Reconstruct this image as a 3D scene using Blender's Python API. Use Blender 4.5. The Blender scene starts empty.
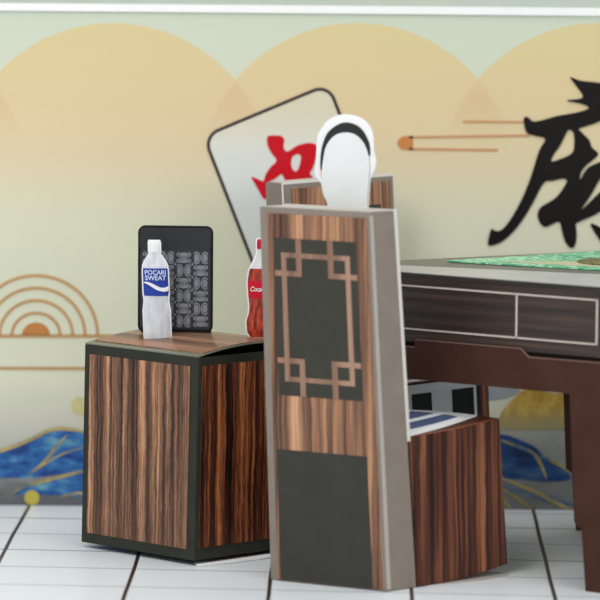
import bpy, bmesh, math, random
import numpy as np
from mathutils import Vector

# ------------------------------------------------------------------ camera, world, lights, exposure
sc = bpy.context.scene
C = sc.collection
FPX = 3800.0                      # focal length in pixels of the 600 px frame
PITCH, ROLL = math.radians(6.3), math.radians(0.5)
CAM = np.array([0.0, -9.3, 1.68])
_f = np.array([0, math.cos(PITCH), -math.sin(PITCH)])
_r0 = np.array([1.0, 0, 0]); _u0 = np.cross(_r0, _f)
_r = _r0 * math.cos(ROLL) + _u0 * math.sin(ROLL)
_u = -_r0 * math.sin(ROLL) + _u0 * math.cos(ROLL)
cd = bpy.data.cameras.new('camera'); cam = bpy.data.objects.new('camera', cd); C.objects.link(cam)
cd.sensor_width = 36; cd.lens = FPX / 600 * 36; cd.clip_start = 0.1; cd.clip_end = 60
from mathutils import Matrix
M3 = Matrix(((_r[0], _u[0], -_f[0]), (_r[1], _u[1], -_f[1]), (_r[2], _u[2], -_f[2])))
cam.matrix_world = Matrix.Translation(CAM.tolist()) @ M3.to_4x4()
cd.dof.use_dof = True; cd.dof.focus_distance = 9.50; cd.dof.aperture_fstop = 1.9
sc.camera = cam

w = bpy.data.worlds.new('studio'); sc.world = w; w.use_nodes = True
bg = w.node_tree.nodes['Background']; bg.inputs[0].default_value = (0.93, 0.965, 1.0, 1); bg.inputs[1].default_value = 0.60


def area(name, loc, target, size, power, col):
    l = bpy.data.lights.new(name, 'AREA'); l.shape = 'RECTANGLE'; l.size = size[0]; l.size_y = size[1]
    l.energy = power; l.color = col
    o = bpy.data.objects.new(name, l); C.objects.link(o); o.location = loc
    o.rotation_euler = (Vector(target) - Vector(loc)).to_track_quat('-Z', 'Y').to_euler()
    return o


area('key_softbox', (-1.6, -2.6, 3.6), (0.0, 0.1, 0.3), (2.2, 2.2), 86, (1.0, 0.98, 0.95))
area('fill_softbox', (3.4, -4.2, 1.9), (0.3, 0.0, 0.3), (2.0, 1.6), 55, (1.0, 0.98, 0.96))
area('top_softbox', (0.6, -0.3, 4.2), (0.0, 0.2, 0.0), (2.6, 2.0), 54, (1.0, 0.99, 0.97))

vs = sc.view_settings
sc.display_settings.display_device = 'sRGB'
vs.view_transform = 'Standard'; vs.look = 'None'; vs.exposure = 0.0; vs.gamma = 1.0; vs.use_curve_mapping = False


# ------------------------------------------------------------------ measuring helpers
def ray(px, py): return _f + _r * (px - 300) / FPX - _u * (py - 300) / FPX


def onz(px, py, z=0.0):
    d = ray(px, py); return CAM + d * ((z - CAM[2]) / d[2])


def onplane(px, py, p0, p1):
    n = np.cross(np.array([p1[0] - p0[0], p1[1] - p0[1], 0.0]), [0, 0, 1.0])
    d = ray(px, py); t = np.dot(np.array([p0[0], p0[1], 0.0]) - CAM, n) / np.dot(d, n)
    return CAM + d * t


# ------------------------------------------------------------------ materials
def lin(c):
    return tuple(((v / 255) / 12.92 if v / 255 <= 0.04045 else ((v / 255 + 0.055) / 1.055) ** 2.4) for v in c) + (1.0,)


def new_mat(name):
    m = bpy.data.materials.new(name); m.use_nodes = True
    nt = m.node_tree; return m, nt, nt.nodes['Principled BSDF']


def noise(nt, vec, scale, detail=3.0, rough=0.55, dim='3D'):
    n = nt.nodes.new('ShaderNodeTexNoise'); n.noise_dimensions = dim
    n.inputs['Scale'].default_value = scale; n.inputs['Detail'].default_value = detail; n.inputs['Roughness'].default_value = rough
    if vec is not None: nt.links.new(vec, n.inputs['Vector'])
    return n.outputs['Fac']


def ramp(nt, fac, stops, interp='LINEAR'):
    r = nt.nodes.new('ShaderNodeValToRGB'); r.color_ramp.interpolation = interp
    e = r.color_ramp.elements
    while len(e) < len(stops): e.new(0.5)
    for k, (p, c) in enumerate(stops):
        e[k].position = p; e[k].color = lin(c)
    nt.links.new(fac, r.inputs[0]); return r.outputs[0]


def mth(nt, op, a, b=None, c=None, clamp=False):
    n = nt.nodes.new('ShaderNodeMath'); n.operation = op; n.use_clamp = clamp
    for i, v in enumerate((a, b, c)):
        if v is None: continue
        if hasattr(v, 'links') or hasattr(v, 'is_linked'): nt.links.new(v, n.inputs[i])
        else: n.inputs[i].default_value = v
    return n.outputs[0]


def smooth(nt, v, lo, hi):
    n = nt.nodes.new('ShaderNodeMapRange'); n.interpolation_type = 'SMOOTHSTEP'
    nt.links.new(v, n.inputs[0]); n.inputs[1].default_value = lo; n.inputs[2].default_value = hi
    return n.outputs[0]


def mix(nt, fac, a, b, mode='MIX'):
    n = nt.nodes.new('ShaderNodeMix'); n.data_type = 'RGBA'; n.blend_type = mode
    for s, v in ((n.inputs[0], fac), (n.inputs[6], a), (n.inputs[7], b)):
        if hasattr(v, 'is_linked'): nt.links.new(v, s)
        elif isinstance(v, (int, float)): s.default_value = v
        else: s.default_value = v
    return n.outputs[2]


def uvxy(nt):
    t = nt.nodes.new('ShaderNodeUVMap'); t.uv_map = 'UVMap'
    s = nt.nodes.new('ShaderNodeSeparateXYZ'); nt.links.new(t.outputs[0], s.inputs[0])
    return t.outputs[0], s.outputs[0], s.outputs[1]


def mapped(nt, vec, sx, sy, ox=0.0, oy=0.0):
    n = nt.nodes.new('ShaderNodeMapping'); n.inputs['Scale'].default_value = (sx, sy, 1); n.inputs['Location'].default_value = (ox, oy, 0)
    nt.links.new(vec, n.inputs[0]); return n.outputs[0]


def bump(nt, b, fac, strength=0.1, dist=0.002):
    n = nt.nodes.new('ShaderNodeBump'); n.inputs['Strength'].default_value = strength; n.inputs['Distance'].default_value = dist
    nt.links.new(fac, n.inputs['Height']); nt.links.new(n.outputs[0], b.inputs['Normal'])


def paper(name, col, rough=0.55, var=5, spec=0.18):
    m, nt, b = new_mat(name)
    vec, x, y = uvxy(nt)
    n = noise(nt, vec, 14, 4)
    c0 = tuple(max(0, v - var) for v in col); c1 = tuple(min(255, v + var) for v in col)
    nt.links.new(ramp(nt, n, [(0.3, c0), (0.7, c1)]), b.inputs['Base Color'])
    b.inputs['Roughness'].default_value = rough; b.inputs['Specular IOR Level'].default_value = spec
    bump(nt, b, noise(nt, vec, 300, 2), 0.04, 0.001)
    return m


def wood(name, stops, fx=34, seed=0.0, rough=0.45, fine=0.5, spec=0.22, wob=0.006):
    """striped printed wood grain: grain runs along V"""
    m, nt, b = new_mat(name)
    vec, x, y = uvxy(nt)
    wv = noise(nt, mapped(nt, vec, 9, 5, seed, 0), 1.6, 2)
    xs = mth(nt, 'ADD', x, mth(nt, 'MULTIPLY', mth(nt, 'SUBTRACT', wv, 0.5), wob * 2))
    wv2 = noise(nt, mapped(nt, vec, 60, 70, seed, 2), 1.0, 2)
    xs = mth(nt, 'ADD', xs, mth(nt, 'MULTIPLY', mth(nt, 'SUBTRACT', wv2, 0.5), 0.0045 * fine))
    cb = nt.nodes.new('ShaderNodeCombineXYZ'); nt.links.new(xs, cb.inputs[0]); nt.links.new(y, cb.inputs[1])
    big = noise(nt, mapped(nt, cb.outputs[0], fx, 0.5, seed, 3), 1.0, 2.5, 0.6)
    mid = noise(nt, mapped(nt, cb.outputs[0], fx * 3.3, 1.4, seed * 2 + 5, 1), 1.0, 3, 0.6)
    fin = noise(nt, mapped(nt, cb.outputs[0], fx * 9, 14, 9, seed), 1.0, 3, 0.7)
    s = mth(nt, 'ADD', mth(nt, 'MULTIPLY', big, 0.95), mth(nt, 'MULTIPLY', mid, 0.75))
    s = mth(nt, 'ADD', s, mth(nt, 'MULTIPLY', fin, fine * 0.55))
    s = mth(nt, 'SUBTRACT', s, 0.36 + fine * 0.27)
    nt.links.new(ramp(nt, s, stops), b.inputs['Base Color'])
    b.inputs['Roughness'].default_value = rough; b.inputs['Specular IOR Level'].default_value = spec
    bump(nt, b, noise(nt, vec, 260, 2), 0.05, 0.001)
    return m


MT = {}
MT['box_wood'] = wood('box_wood_print', [(0.27, (46, 30, 23)), (0.40, (80, 56, 44)), (0.50, (112, 81, 64)), (0.60, (148, 106, 80)), (0.75, (200, 150, 114))], 40, 21.3, fine=1.0)
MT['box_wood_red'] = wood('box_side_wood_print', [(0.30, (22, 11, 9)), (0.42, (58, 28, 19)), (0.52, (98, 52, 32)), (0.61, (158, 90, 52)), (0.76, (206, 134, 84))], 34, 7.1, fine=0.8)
MT['chair_wood'] = wood('chair_back_wood_print', [(0.27, (66, 44, 36)), (0.40, (104, 76, 62)), (0.50, (140, 102, 80)), (0.60, (176, 130, 98)), (0.74, (208, 162, 126))], 32, 4.4, fine=0.15)
MT['seat_wood'] = wood('seat_wood_print', [(0.30, (32, 17, 13)), (0.41, (58, 32, 24)), (0.50, (86, 48, 34)), (0.60, (128, 78, 54)), (0.73, (178, 118, 84))], 30, 11.0, fine=0.15)
MT['top_wood'] = wood('lid_wood_print', [(0.2, (70, 52, 42)), (0.42, (116, 88, 68)), (0.6, (152, 112, 88)), (0.85, (190, 150, 118))], 26, 2.2, fine=0.6, rough=0.3)
MT['table_wood'] = wood('table_wood_print', [(0.2, (26, 20, 18)), (0.45, (48, 36, 31)), (0.6, (66, 50, 42)), (0.85, (92, 70, 58))], 22, 5.0, fine=0.2)
MT['frame'] = paper('dark_olive_print', (47, 48, 40), 0.5)
MT['lid_edge'] = paper('lid_olive_painted_sheen', (112, 114, 98), 0.35, 5, 0.6)  # olive border lightened: the lid's reflection sheen is in the colour
MT['chair_dark'] = paper('charcoal_lattice_ground', (62, 61, 54), 0.55, 3)
MT['panel'] = paper('charcoal_print', (60, 59, 54), 0.55, 3)
MT['grey'] = paper('taupe_grey_paper', (136, 125, 115), 0.6, 4)
MT['grey_light'] = paper('light_grey_paper_fold', (178, 172, 164), 0.6, 3)
MT['white'] = paper('white_paper', (238, 238, 238), 0.5, 2)
MT['lining'] = paper('off_white_paper', (216, 214, 208), 0.6, 2)
MT['face'] = paper('face_white_paper', (226, 229, 229), 0.45, 2)
MT['black'] = paper('black_print', (20, 21, 22), 0.45, 3)
MT['hair'] = paper('dark_hair_print', (46, 47, 46), 0.55, 3)
MT['blue'] = paper('slate_blue_print', (86, 98, 132), 0.5, 6)
MT['pale'] = paper('pale_grey_print', (232, 233, 232), 0.5, 3)
MT['lattice'] = wood('lattice_wood_print', [(0.2, (120, 92, 78)), (0.5, (152, 118, 100)), (0.8, (182, 146, 124))], 20, 3.0, fine=0.1)
MT['brown'] = paper('brown_card', (68, 42, 33), 0.5, 4, 0.15)
MT['brown_edge'] = paper('brown_card_edge', (120, 96, 84), 0.6, 4)
MT['table_grey'] = paper('table_grey_print_lit', (170, 172, 166), 0.4, 3)
MT['table_dark'] = paper('table_dark_grey_print', (104, 104, 96), 0.4, 3)
MT['line'] = paper('cream_line_print', (200, 186, 176), 0.5, 3)
MT['interior'] = paper('dark_interior_card', (40, 32, 28), 0.8, 2, 0.1)


# ------------------------------------------------------------------ mesh helpers
def set_uv(me, grain=None):
    g = Vector(grain) if grain is not None else Vector((0, 1, 0)); gp = Vector((g.y, -g.x, 0))
    uv = me.uv_layers.new(name='UVMap') if not me.uv_layers else me.uv_layers[0]
    for p in me.polygons:
        n = p.normal
        if abs(n.z) > 0.7:
            for li in p.loop_indices:
                q = me.vertices[me.loops[li].vertex_index].co; uv.data[li].uv = (q.dot(gp), q.dot(g))
        else:
            t = Vector((0, 0, 1)).cross(Vector((n.x, n.y, 0)).normalized())
            for li in p.loop_indices:
                q = me.vertices[me.loops[li].vertex_index].co; uv.data[li].uv = (q.dot(t), q.z)


def link_mesh(name, bm, mats, parent=None, smooth_=False, grain=None, bevel=0.0):
    if bevel:
        bmesh.ops.bevel(bm, geom=[e for e in bm.edges if len(e.link_faces) == 2 and e.calc_face_angle(0) > 0.5], offset=bevel, segments=2, affect='EDGES', clamp_overlap=True)
    bmesh.ops.recalc_face_normals(bm, faces=bm.faces)
    me = bpy.data.meshes.new(name); bm.to_mesh(me); bm.free(); me.update()
    set_uv(me, grain)
    for m in (mats if isinstance(mats, (list, tuple)) else [mats]): me.materials.append(m)
    if smooth_:
        for p in me.polygons: p.use_smooth = True
    o = bpy.data.objects.new(name, me); C.objects.link(o)
    if parent is not None:
        off = world_loc(parent)
        for v in me.vertices: v.co -= off
        o.parent = parent
    return o


def world_loc(o):
    v = Vector(o.location)
    while o.parent: o = o.parent; v += Vector(o.location)
    return v


def thing(name, label, cat, loc, group=None):
    o = bpy.data.objects.new(name, None); o.empty_display_size = 0.05; C.objects.link(o); o.location = loc
    o['label'] = label; o['category'] = cat
    if group: o['group'] = group
    return o


def hexa(bm, b, t):
    """closed prism from bottom ring b to top ring t"""
    n = len(b)
    vb = [bm.verts.new(tuple(p)) for p in b]; vt = [bm.verts.new(tuple(p)) for p in t]
    bm.faces.new(vb[::-1]); bm.faces.new(vt)
    for i in range(n): bm.faces.new((vb[i], vb[(i + 1) % n], vt[(i + 1) % n], vt[i]))


def slab(bm, pts, d):
    """extrude planar outline pts by vector d"""
    hexa(bm, pts, [tuple(np.array(p) + np.array(d)) for p in pts])


def catmull(pts, k=4):
    out = []; n = len(pts)
    for i in range(n):
        p0, p1, p2, p3 = (np.array(pts[(i + j - 1) % n], float) for j in range(4))
        for s in range(k):
            t = s / k
            out.append(0.5 * ((2 * p1) + (-p0 + p2) * t + (2 * p0 - 5 * p1 + 4 * p2 - p3) * t * t + (-p0 + 3 * p1 - 3 * p2 + p3) * t ** 3))
    return out


def filled(bm, rings, to3, depth, face_idx=0):
    """extruded flat shape with holes: rings in 2D, to3(x, y) -> point, depth vector. uses a 2D curve fill"""
    cu = bpy.data.curves.new('tmp', 'CURVE'); cu.dimensions = '2D'; cu.fill_mode = 'BOTH'
    for r in rings:
        sp = cu.splines.new('POLY'); sp.points.add(len(r) - 1); sp.use_cyclic_u = True
        for i, p in enumerate(r): sp.points[i].co = (p[0], p[1], 0, 1)
    mesh_from_curve(bm, cu, to3, depth)


def mesh_from_curve(bm, cu, to3, depth):
    if hasattr(cu, 'extrude'): cu.extrude = 0.0
    ob = bpy.data.objects.new('tmp', cu); C.objects.link(ob)
    dg = bpy.context.evaluated_depsgraph_get(); dg.update()
    me = bpy.data.meshes.new_from_object(ob.evaluated_get(dg))
    t = bmesh.new(); t.from_mesh(me); bmesh.ops.remove_doubles(t, verts=t.verts, dist=1e-7)
    bpy.data.objects.remove(ob); bpy.data.meshes.remove(me)
    d = np.array(depth, float)
    a = {}; b = {}
    for v in t.verts:
        p = np.array(to3(v.co.x, v.co.y)); a[v.index] = bm.verts.new(tuple(p)); b[v.index] = bm.verts.new(tuple(p + d))
    t.verts.index_update()
    for f in t.faces:
        try:
            bm.faces.new([a[v.index] for v in f.verts]); bm.faces.new([b[v.index] for v in reversed(f.verts)])
        except (ValueError, KeyError): pass
    for e in t.edges:
        if len(e.link_faces) == 1:
            i, j = e.verts[0].index, e.verts[1].index
            try: bm.faces.new((a[i], a[j], b[j], b[i]))
            except ValueError: pass
    t.free()


def text_mesh(bm, s, size, to3, depth, bold=0.0, sx=1.0, shear=0.0):
    cu = bpy.data.curves.new('txt', 'FONT'); cu.body = s; cu.size = size; cu.align_x = 'CENTER'; cu.align_y = 'CENTER'
    cu.offset = bold; cu.shear = shear; cu.resolution_u = 4
    mesh_from_curve(bm, cu, lambda x, y: to3(x * sx, y), depth)


# ================================================================== the setting
# floor: white tiled board with dark joints
m, nt, b = new_mat('white_tiles'); vec, x, y = uvxy(nt)
wob = mth(nt, 'MULTIPLY', mth(nt, 'SUBTRACT', noise(nt, vec, 2.0, 1), 0.5), 0.008)


def joint(coord, off, sp, half, edge):
    t = mth(nt, 'ADD', mth(nt, 'DIVIDE', mth(nt, 'SUBTRACT', coord, off), sp), 0.5)
    d = mth(nt, 'MULTIPLY', mth(nt, 'ABSOLUTE', mth(nt, 'SUBTRACT', mth(nt, 'FRACT', t), 0.5)), sp)
    return mth(nt, 'SUBTRACT', 1.0, smooth(nt, d, half, half + edge))


cx = mth(nt, 'ADD', mth(nt, 'SUBTRACT', x, mth(nt, 'MULTIPLY', y, 0.0175)), wob)
cy = mth(nt, 'ADD', mth(nt, 'ADD', y, mth(nt, 'MULTIPLY', x, 0.07)), wob)
thick = joint(cx, 0.6174, 0.339, 0.0035, 0.003)
thin = joint(cy, 0.089, 0.237, 0.003, 0.005)
# some joints are faint
row = mth(nt, 'FLOOR', mth(nt, 'ADD', mth(nt, 'DIVIDE', mth(nt, 'SUBTRACT', cy, 0.089), 0.237), 0.5))
wn = nt.nodes.new('ShaderNodeTexWhiteNoise'); wn.noise_dimensions = '1D'; nt.links.new(row, wn.inputs['W'])
thin = mth(nt, 'MULTIPLY', thin, mth(nt, 'MULTIPLY_ADD', wn.outputs[0], 0.55, 0.4))
base = ramp(nt, noise(nt, vec, 2.5, 3), [(0.3, (222, 229, 233)), (0.7, (229, 234, 236))])
c = mix(nt, thin, base, lin((78, 88, 94)))
c = mix(nt, thick, c, lin((52, 38, 36)))
nt.links.new(c, b.inputs['Base Color']); b.inputs['Roughness'].default_value = 0.32
bm = bmesh.new(); hexa(bm, [(-3, -3, -0.04), (3, -3, -0.04), (3, 3, -0.04), (-3, 3, -0.04)], [(-3, -3, 0), (3, -3, 0), (3, 3, 0), (-3, 3, 0)])
fl = link_mesh('floor', bm, m); fl['kind'] = 'structure'

m = paper('pale_wall_paint', (200, 210, 198), 0.8, 3)
bm = bmesh.new(); hexa(bm, [(-3, 2.6, 0), (3, 2.6, 0), (3, 2.7, 0), (-3, 2.7, 0)], [(-3, 2.6, 3), (3, 2.6, 3), (3, 2.7, 3), (-3, 2.7, 3)])
wl = link_mesh('wall_back', bm, m); wl['kind'] = 'structure'

# ================================================================== printed backdrop board
YB = 0.816
P0, P1 = (-1, YB), (1, YB)


def B(px, py): q = onplane(px, py, P0, P1); return (q[0], q[2])


m, nt, b = new_mat('backdrop_print'); vec, x, y = uvxy(nt)
ztop = B(300, 12)[1]
wash = noise(nt, mapped(nt, vec, 1.5, 3), 3.0, 4)
yy = mth(nt, 'ADD', y, mth(nt, 'MULTIPLY', mth(nt, 'SUBTRACT', wash, 0.5), 0.05))
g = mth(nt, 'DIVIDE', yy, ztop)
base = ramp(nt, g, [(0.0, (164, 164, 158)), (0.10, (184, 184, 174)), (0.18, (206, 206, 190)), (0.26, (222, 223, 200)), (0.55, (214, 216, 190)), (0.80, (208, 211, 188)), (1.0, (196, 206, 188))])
peach = ramp(nt, g, [(0.50, (215, 213, 188)), (0.66, (219, 205, 172)), (0.82, (217, 196, 154)), (0.95, (211, 194, 146))])
pink = ramp(nt, g, [(0.50, (208, 200, 170)), (0.8, (210, 176, 136)), (0.95, (214, 184, 146))])
vf = smooth(nt, y, B(0, 250)[1], B(0, 150)[1])
ms = []
for cxp in (114, 357, 598, -130):
    cxw, czw = B(cxp, 181); r = B(cxp, 23)[1] - czw
    dx = mth(nt, 'SUBTRACT', x, cxw); dz = mth(nt, 'SUBTRACT', y, czw)
    d = mth(nt, 'SQRT', mth(nt, 'ADD', mth(nt, 'MULTIPLY', dx, dx), mth(nt, 'MULTIPLY', dz, dz)))
    ms.append(mth(nt, 'SUBTRACT', 1.0, smooth(nt, d, r - 0.003, r + 0.003)))
tot = ms[0]
for k in ms[1:]: tot = mth(nt, 'ADD', tot, k)
one = mth(nt, 'MULTIPLY', mth(nt, 'MINIMUM', tot, 1.0), vf)
two = mth(nt, 'MULTIPLY', mth(nt, 'SUBTRACT', mth(nt, 'MAXIMUM', tot, 1.0), 1.0, None, True), mth(nt, 'MULTIPLY', smooth(nt, y, B(0, 150)[1], B(0, 85)[1]), 0.5))
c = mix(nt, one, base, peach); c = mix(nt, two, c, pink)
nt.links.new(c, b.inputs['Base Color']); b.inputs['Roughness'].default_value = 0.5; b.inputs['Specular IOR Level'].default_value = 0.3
bx0, bx1 = -1.15, 1.25
board = thing('backdrop_board', 'large pale green printed backdrop with peach circles standing behind table and chairs', 'backdrop', (0.05, YB, 0))
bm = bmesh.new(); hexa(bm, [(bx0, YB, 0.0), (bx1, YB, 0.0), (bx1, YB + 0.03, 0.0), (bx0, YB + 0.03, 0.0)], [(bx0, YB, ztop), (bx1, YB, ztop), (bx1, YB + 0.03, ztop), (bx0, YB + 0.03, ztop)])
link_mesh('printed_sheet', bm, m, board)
bm = bmesh.new(); hexa(bm, [(bx0, YB - 0.006, ztop - 0.003), (bx1, YB - 0.006, ztop - 0.003), (bx1, YB + 0.036, ztop - 0.003), (bx0, YB + 0.036, ztop - 0.003)],
                       [(bx0, YB - 0.006, ztop + 0.016), (bx1, YB - 0.006, ztop + 0.016), (bx1, YB + 0.036, ztop + 0.016), (bx0, YB + 0.036, ztop + 0.016)])
link_mesh('top_trim', bm, MT['white'], board, bevel=0.002)


def decal(name, rings, mat, lay, parent=board, smooth_=True, k=4):
    rr = []
    for r in rings:
        r2 = catmull(r, k) if smooth_ else r
        rr.append([B(*p) for p in r2])
    bm = bmesh.new(); yb = YB - 0.0009 * lay
    filled(bm, rr, lambda a, c_: (a, yb, c_), (0, -0.0006, 0))
    return link_mesh(name, bm, mat, parent)


def Zm(pts, sc_, ox, oy): return [(ox + a / sc_, oy + b_ / sc_) for a, b_ in pts]


def wash_mat(name, stops, scale=6, sx=1.0, sy=2.5, det=5):
    m, nt, b = new_mat(name); vec, x, y = uvxy(nt)
    nt.links.new(ramp(nt, noise(nt, mapped(nt, vec, sx, sy), scale, det, 0.6), stops), b.inputs['Base Color'])
    b.inputs['Roughness'].default_value = 0.5; b.inputs['Specular IOR Level'].default_value = 0.3
    return m


blue_w = wash_mat('blue_ink_wash', [(0.30, (30, 42, 84)), (0.42, (32, 72, 144)), (0.53, (50, 112, 172)), (0.66, (112, 164, 178))], 10)
blue_d = wash_mat('deep_blue_ink_wash', [(0.3, (26, 38, 66)), (0.46, (32, 66, 122)), (0.6, (56, 96, 134)), (0.72, (112, 132, 132))], 9)
ink = wash_mat('grey_ink_wash', [(0.3, (78, 80, 86)), (0.55, (116, 118, 118)), (0.8, (150, 150, 142))], 5)


def fade_mat(name, stops, low, ylo, yhi, scale=6, sx=1.0, sy=2.5):
    """printed wash that runs out into the colour `low` towards its foot"""
    m, nt, b = new_mat(name); vec, x, y = uvxy(nt); nz = noise(nt, mapped(nt, vec, sx, sy), scale, 5, 0.6)
    a = B(300, ylo)[1]; h = B(300, yhi)[1]
    yn = mth(nt, 'ADD', y, mth(nt, 'MULTIPLY', mth(nt, 'SUBTRACT', nz, 0.5), (h - a) * 1.2))
    nt.links.new(mix(nt, smooth(nt, yn, a, h), lin(low), ramp(nt, nz, stops)), b.inputs['Base Color'])
    b.inputs['Roughness'].default_value = 0.5; b.inputs['Specular IOR Level'].default_value = 0.3
    return m


gold = wash_mat('gold_ink', [(0.35, (84, 112, 132)), (0.45, (158, 142, 92)), (0.6, (188, 168, 108)), (0.8, (210, 194, 136))], 16, 1, 1)
goldpk = wash_mat('ochre_ink_wash', [(0.3, (142, 112, 46)), (0.5, (182, 150, 66)), (0.75, (206, 178, 96))], 14, 1.5, 1)
goldpale = fade_mat('faded_ochre_ink', [(0.3, (146, 116, 46)), (0.5, (184, 150, 68)), (0.75, (210, 182, 104))], (164, 152, 110), 428, 398, 16, 1.6, 1)
ink_l = fade_mat('rising_ink_wash', [(0.3, (186, 187, 176)), (0.7, (192, 192, 180))], (98, 100, 104), 500, 442)
ink_r = fade_mat('rising_ink_wash_dark', [(0.3, (150, 152, 146)), (0.7, (168, 170, 160))], (122, 126, 124), 500, 430)
orange = paper('orange_ink', (196, 130, 72), 0.5, 3)
orange2 = paper('dusty_orange_ink', (196, 146, 104), 0.5, 3)
brownink = paper('tan_ink', (194, 154, 104), 0.5, 4)
redink = paper('red_ink', (196, 18, 34), 0.45, 4)
blackink = paper('black_brush_ink', (20, 15, 15), 0.45, 2)
tileoutline = paper('dark_plum_ink', (62, 52, 54), 0.5, 2)

# mahjong tile picture
m, nt, b = new_mat('tile_picture_print'); vec, x, y = uvxy(nt)
nt.links.new(ramp(nt, smooth(nt, y, B(0, 190)[1], B(0, 95)[1]), [(0, (214, 220, 216)), (0.5, (218, 218, 206)), (1, (212, 204, 178))]), b.inputs['Base Color'])
b.inputs['Roughness'].default_value = 0.5


def tile_ring(off):
    dx = np.array([127.3, -53.0]); dx /= np.linalg.norm(dx); dy = np.array([45.5, 117.0]); dy /= np.linalg.norm(dy)
    o = np.array([201.7, 135.3]); W_, H_ = 138, 172; r = 17
    c = [(0, 0), (W_, 0), (W_, H_), (0, H_)]
    out = []
    for k, (cx_, cy_) in enumerate(c):
        sxn = 1 if cx_ == 0 else -1; syn = 1 if cy_ == 0 else -1
        ccx, ccy = cx_ + sxn * r, cy_ + syn * r
        a0 = {0: 180, 1: 270, 2: 0, 3: 90}[k]
        for s in range(9):
            a = math.radians(a0 + s * 90 / 8)
            out.append(tuple(o + dx * (ccx + (r - off) * math.cos(a)) + dy * (ccy + (r - off) * math.sin(a))))
    return out


decal('printed_tile_outline', [tile_ring(0)], tileoutline, 1, smooth_=False)
decal('printed_tile', [tile_ring(3.4)], m, 2, smooth_=False)
red_out = Zm([(165, 100), (210, 92), (250, 97), (266, 120), (262, 165), (285, 188), (340, 155), (400, 138), (450, 143), (462, 170), (452, 240), (436, 290), (420, 320), (436, 345),
              (380, 352), (290, 362), (268, 355), (248, 325), (215, 350), (170, 378), (158, 420), (158, 470), (140, 470), (110, 420), (85, 375), (68, 342), (100, 350), (140, 366), (152, 330), (180, 285), (218, 243), (186, 195), (165, 150)], 6, 240, 120)
red_hole = Zm([(318, 218), (342, 205), (364, 215), (360, 260), (346, 300), (326, 306), (310, 282), (308, 244)], 6, 240, 120)
decal('printed_red_character', [red_out, red_hole], redink, 3)

# brush character, cut off by the frame at the right (its right half is completed beyond the frame)
k1 = [(462, 78), (510, 95), (600, 105), (700, 130), (690, 200), (720, 215), (820, 190), (835, 215), (760, 250), (640, 270), (560, 298), (505, 316), (512, 330), (550, 368), (562, 402), (592, 430), (574, 455), (532, 490),
      (512, 520), (508, 552), (540, 500), (600, 470), (680, 440), (700, 470), (640, 520), (600, 550), (560, 620), (515, 690),
      (620, 590), (720, 520), (760, 560), (700, 640), (600, 700), (560, 722), (500, 748), (488, 760), (492, 800), (486, 850), (466, 868), (440, 840), (424, 790), (414, 748), (390, 752), (350, 770), (325, 755), (311, 715), (325, 680),
      (360, 658), (402, 628), (438, 578), (446, 552), (420, 548), (380, 558), (350, 560), (325, 590), (300, 640), (260, 710), (210, 780), (150, 836), (100, 856), (82, 850), (88, 810), (100, 778), (112, 785), (140, 786), (180, 745),
      (235, 650), (280, 540), (318, 420), (347, 364), (300, 350), (262, 336), (250, 300), (248, 268), (266, 262), (300, 284), (400, 258), (480, 244), (542, 226), (540, 212), (500, 199), (454, 191), (452, 184), (502, 179), (521, 165), (490, 120)]
hole = [(455, 322), (478, 338), (480, 400), (465, 434), (400, 462), (376, 466), (386, 435), (412, 400), (438, 350)]
drop = [(555, 756), (600, 770), (680, 820), (690, 880), (640, 880), (595, 826)]
decal('printed_brush_character', [Zm(k1, 4.615, 470, 60), Zm(hole, 4.615, 470, 60), Zm(drop, 4.615, 470, 60)], blackink, 3, k=3)


def bar(x0, y0, x1, y1, hw):
    return [(x0, y0 - hw), (x1, y1 - hw), (x1, y1 + hw), (x0, y0 + hw)]


# cloud lines at the right of the tile
pill = [(413, 136.0), (413, 150.0)] + [(405.5 + 8.0 * math.cos(math.radians(a)), 143 + 7.0 * math.sin(math.radians(a))) for a in range(100, 261, 20)]
decal('printed_pill', [pill], orange, 1, smooth_=False)
decal('printed_line', [bar(409, 137.2, 530, 135.5, 1.2)], orange2, 1, smooth_=False)
decal('printed_line', [bar(409, 149, 498, 150, 1.2)], orange2, 1, smooth_=False)
decal('printed_line', [bar(463, 121.5, 524, 122, 1.1)], orange2, 1, smooth_=False)
decal('printed_line', [bar(-60, 336, 112, 336, 1.7)], brownink, 1, smooth_=False)
decal('printed_line', [bar(-60, 368, 112, 368.5, 1.5)], brownink, 1, smooth_=False)
for r in (61.5, 49, 36.5, 24):
    ring = [(36 + (r + 1.5) * math.cos(math.radians(a)), 335 - (r - 0.5) * math.sin(math.radians(a))) for a in range(0, 181, 5)] + \
           [(36 + (r - 1.5) * math.cos(math.radians(a)), 335 - (r - 3.5) * math.sin(math.radians(a))) for a in range(180, -1, -5)]
    decal('printed_arc', [ring], brownink, 1, smooth_=False)
decal('printed_half_disc', [[(36 + 14 * math.cos(math.radians(a)), 335 - 12.5 * math.sin(math.radians(a))) for a in range(0, 181, 10)]], orange, 1, smooth_=False)


def disc(cx_, cy_, r): return [(cx_ + r * math.cos(math.radians(a)), cy_ + r * math.sin(math.radians(a))) for a in range(0, 360, 12)]


decal('printed_sun', [disc(80, 406, 9)], paper('pale_yellow_ink', (206, 196, 140), 0.5, 6), 1, smooth_=False)
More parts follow.
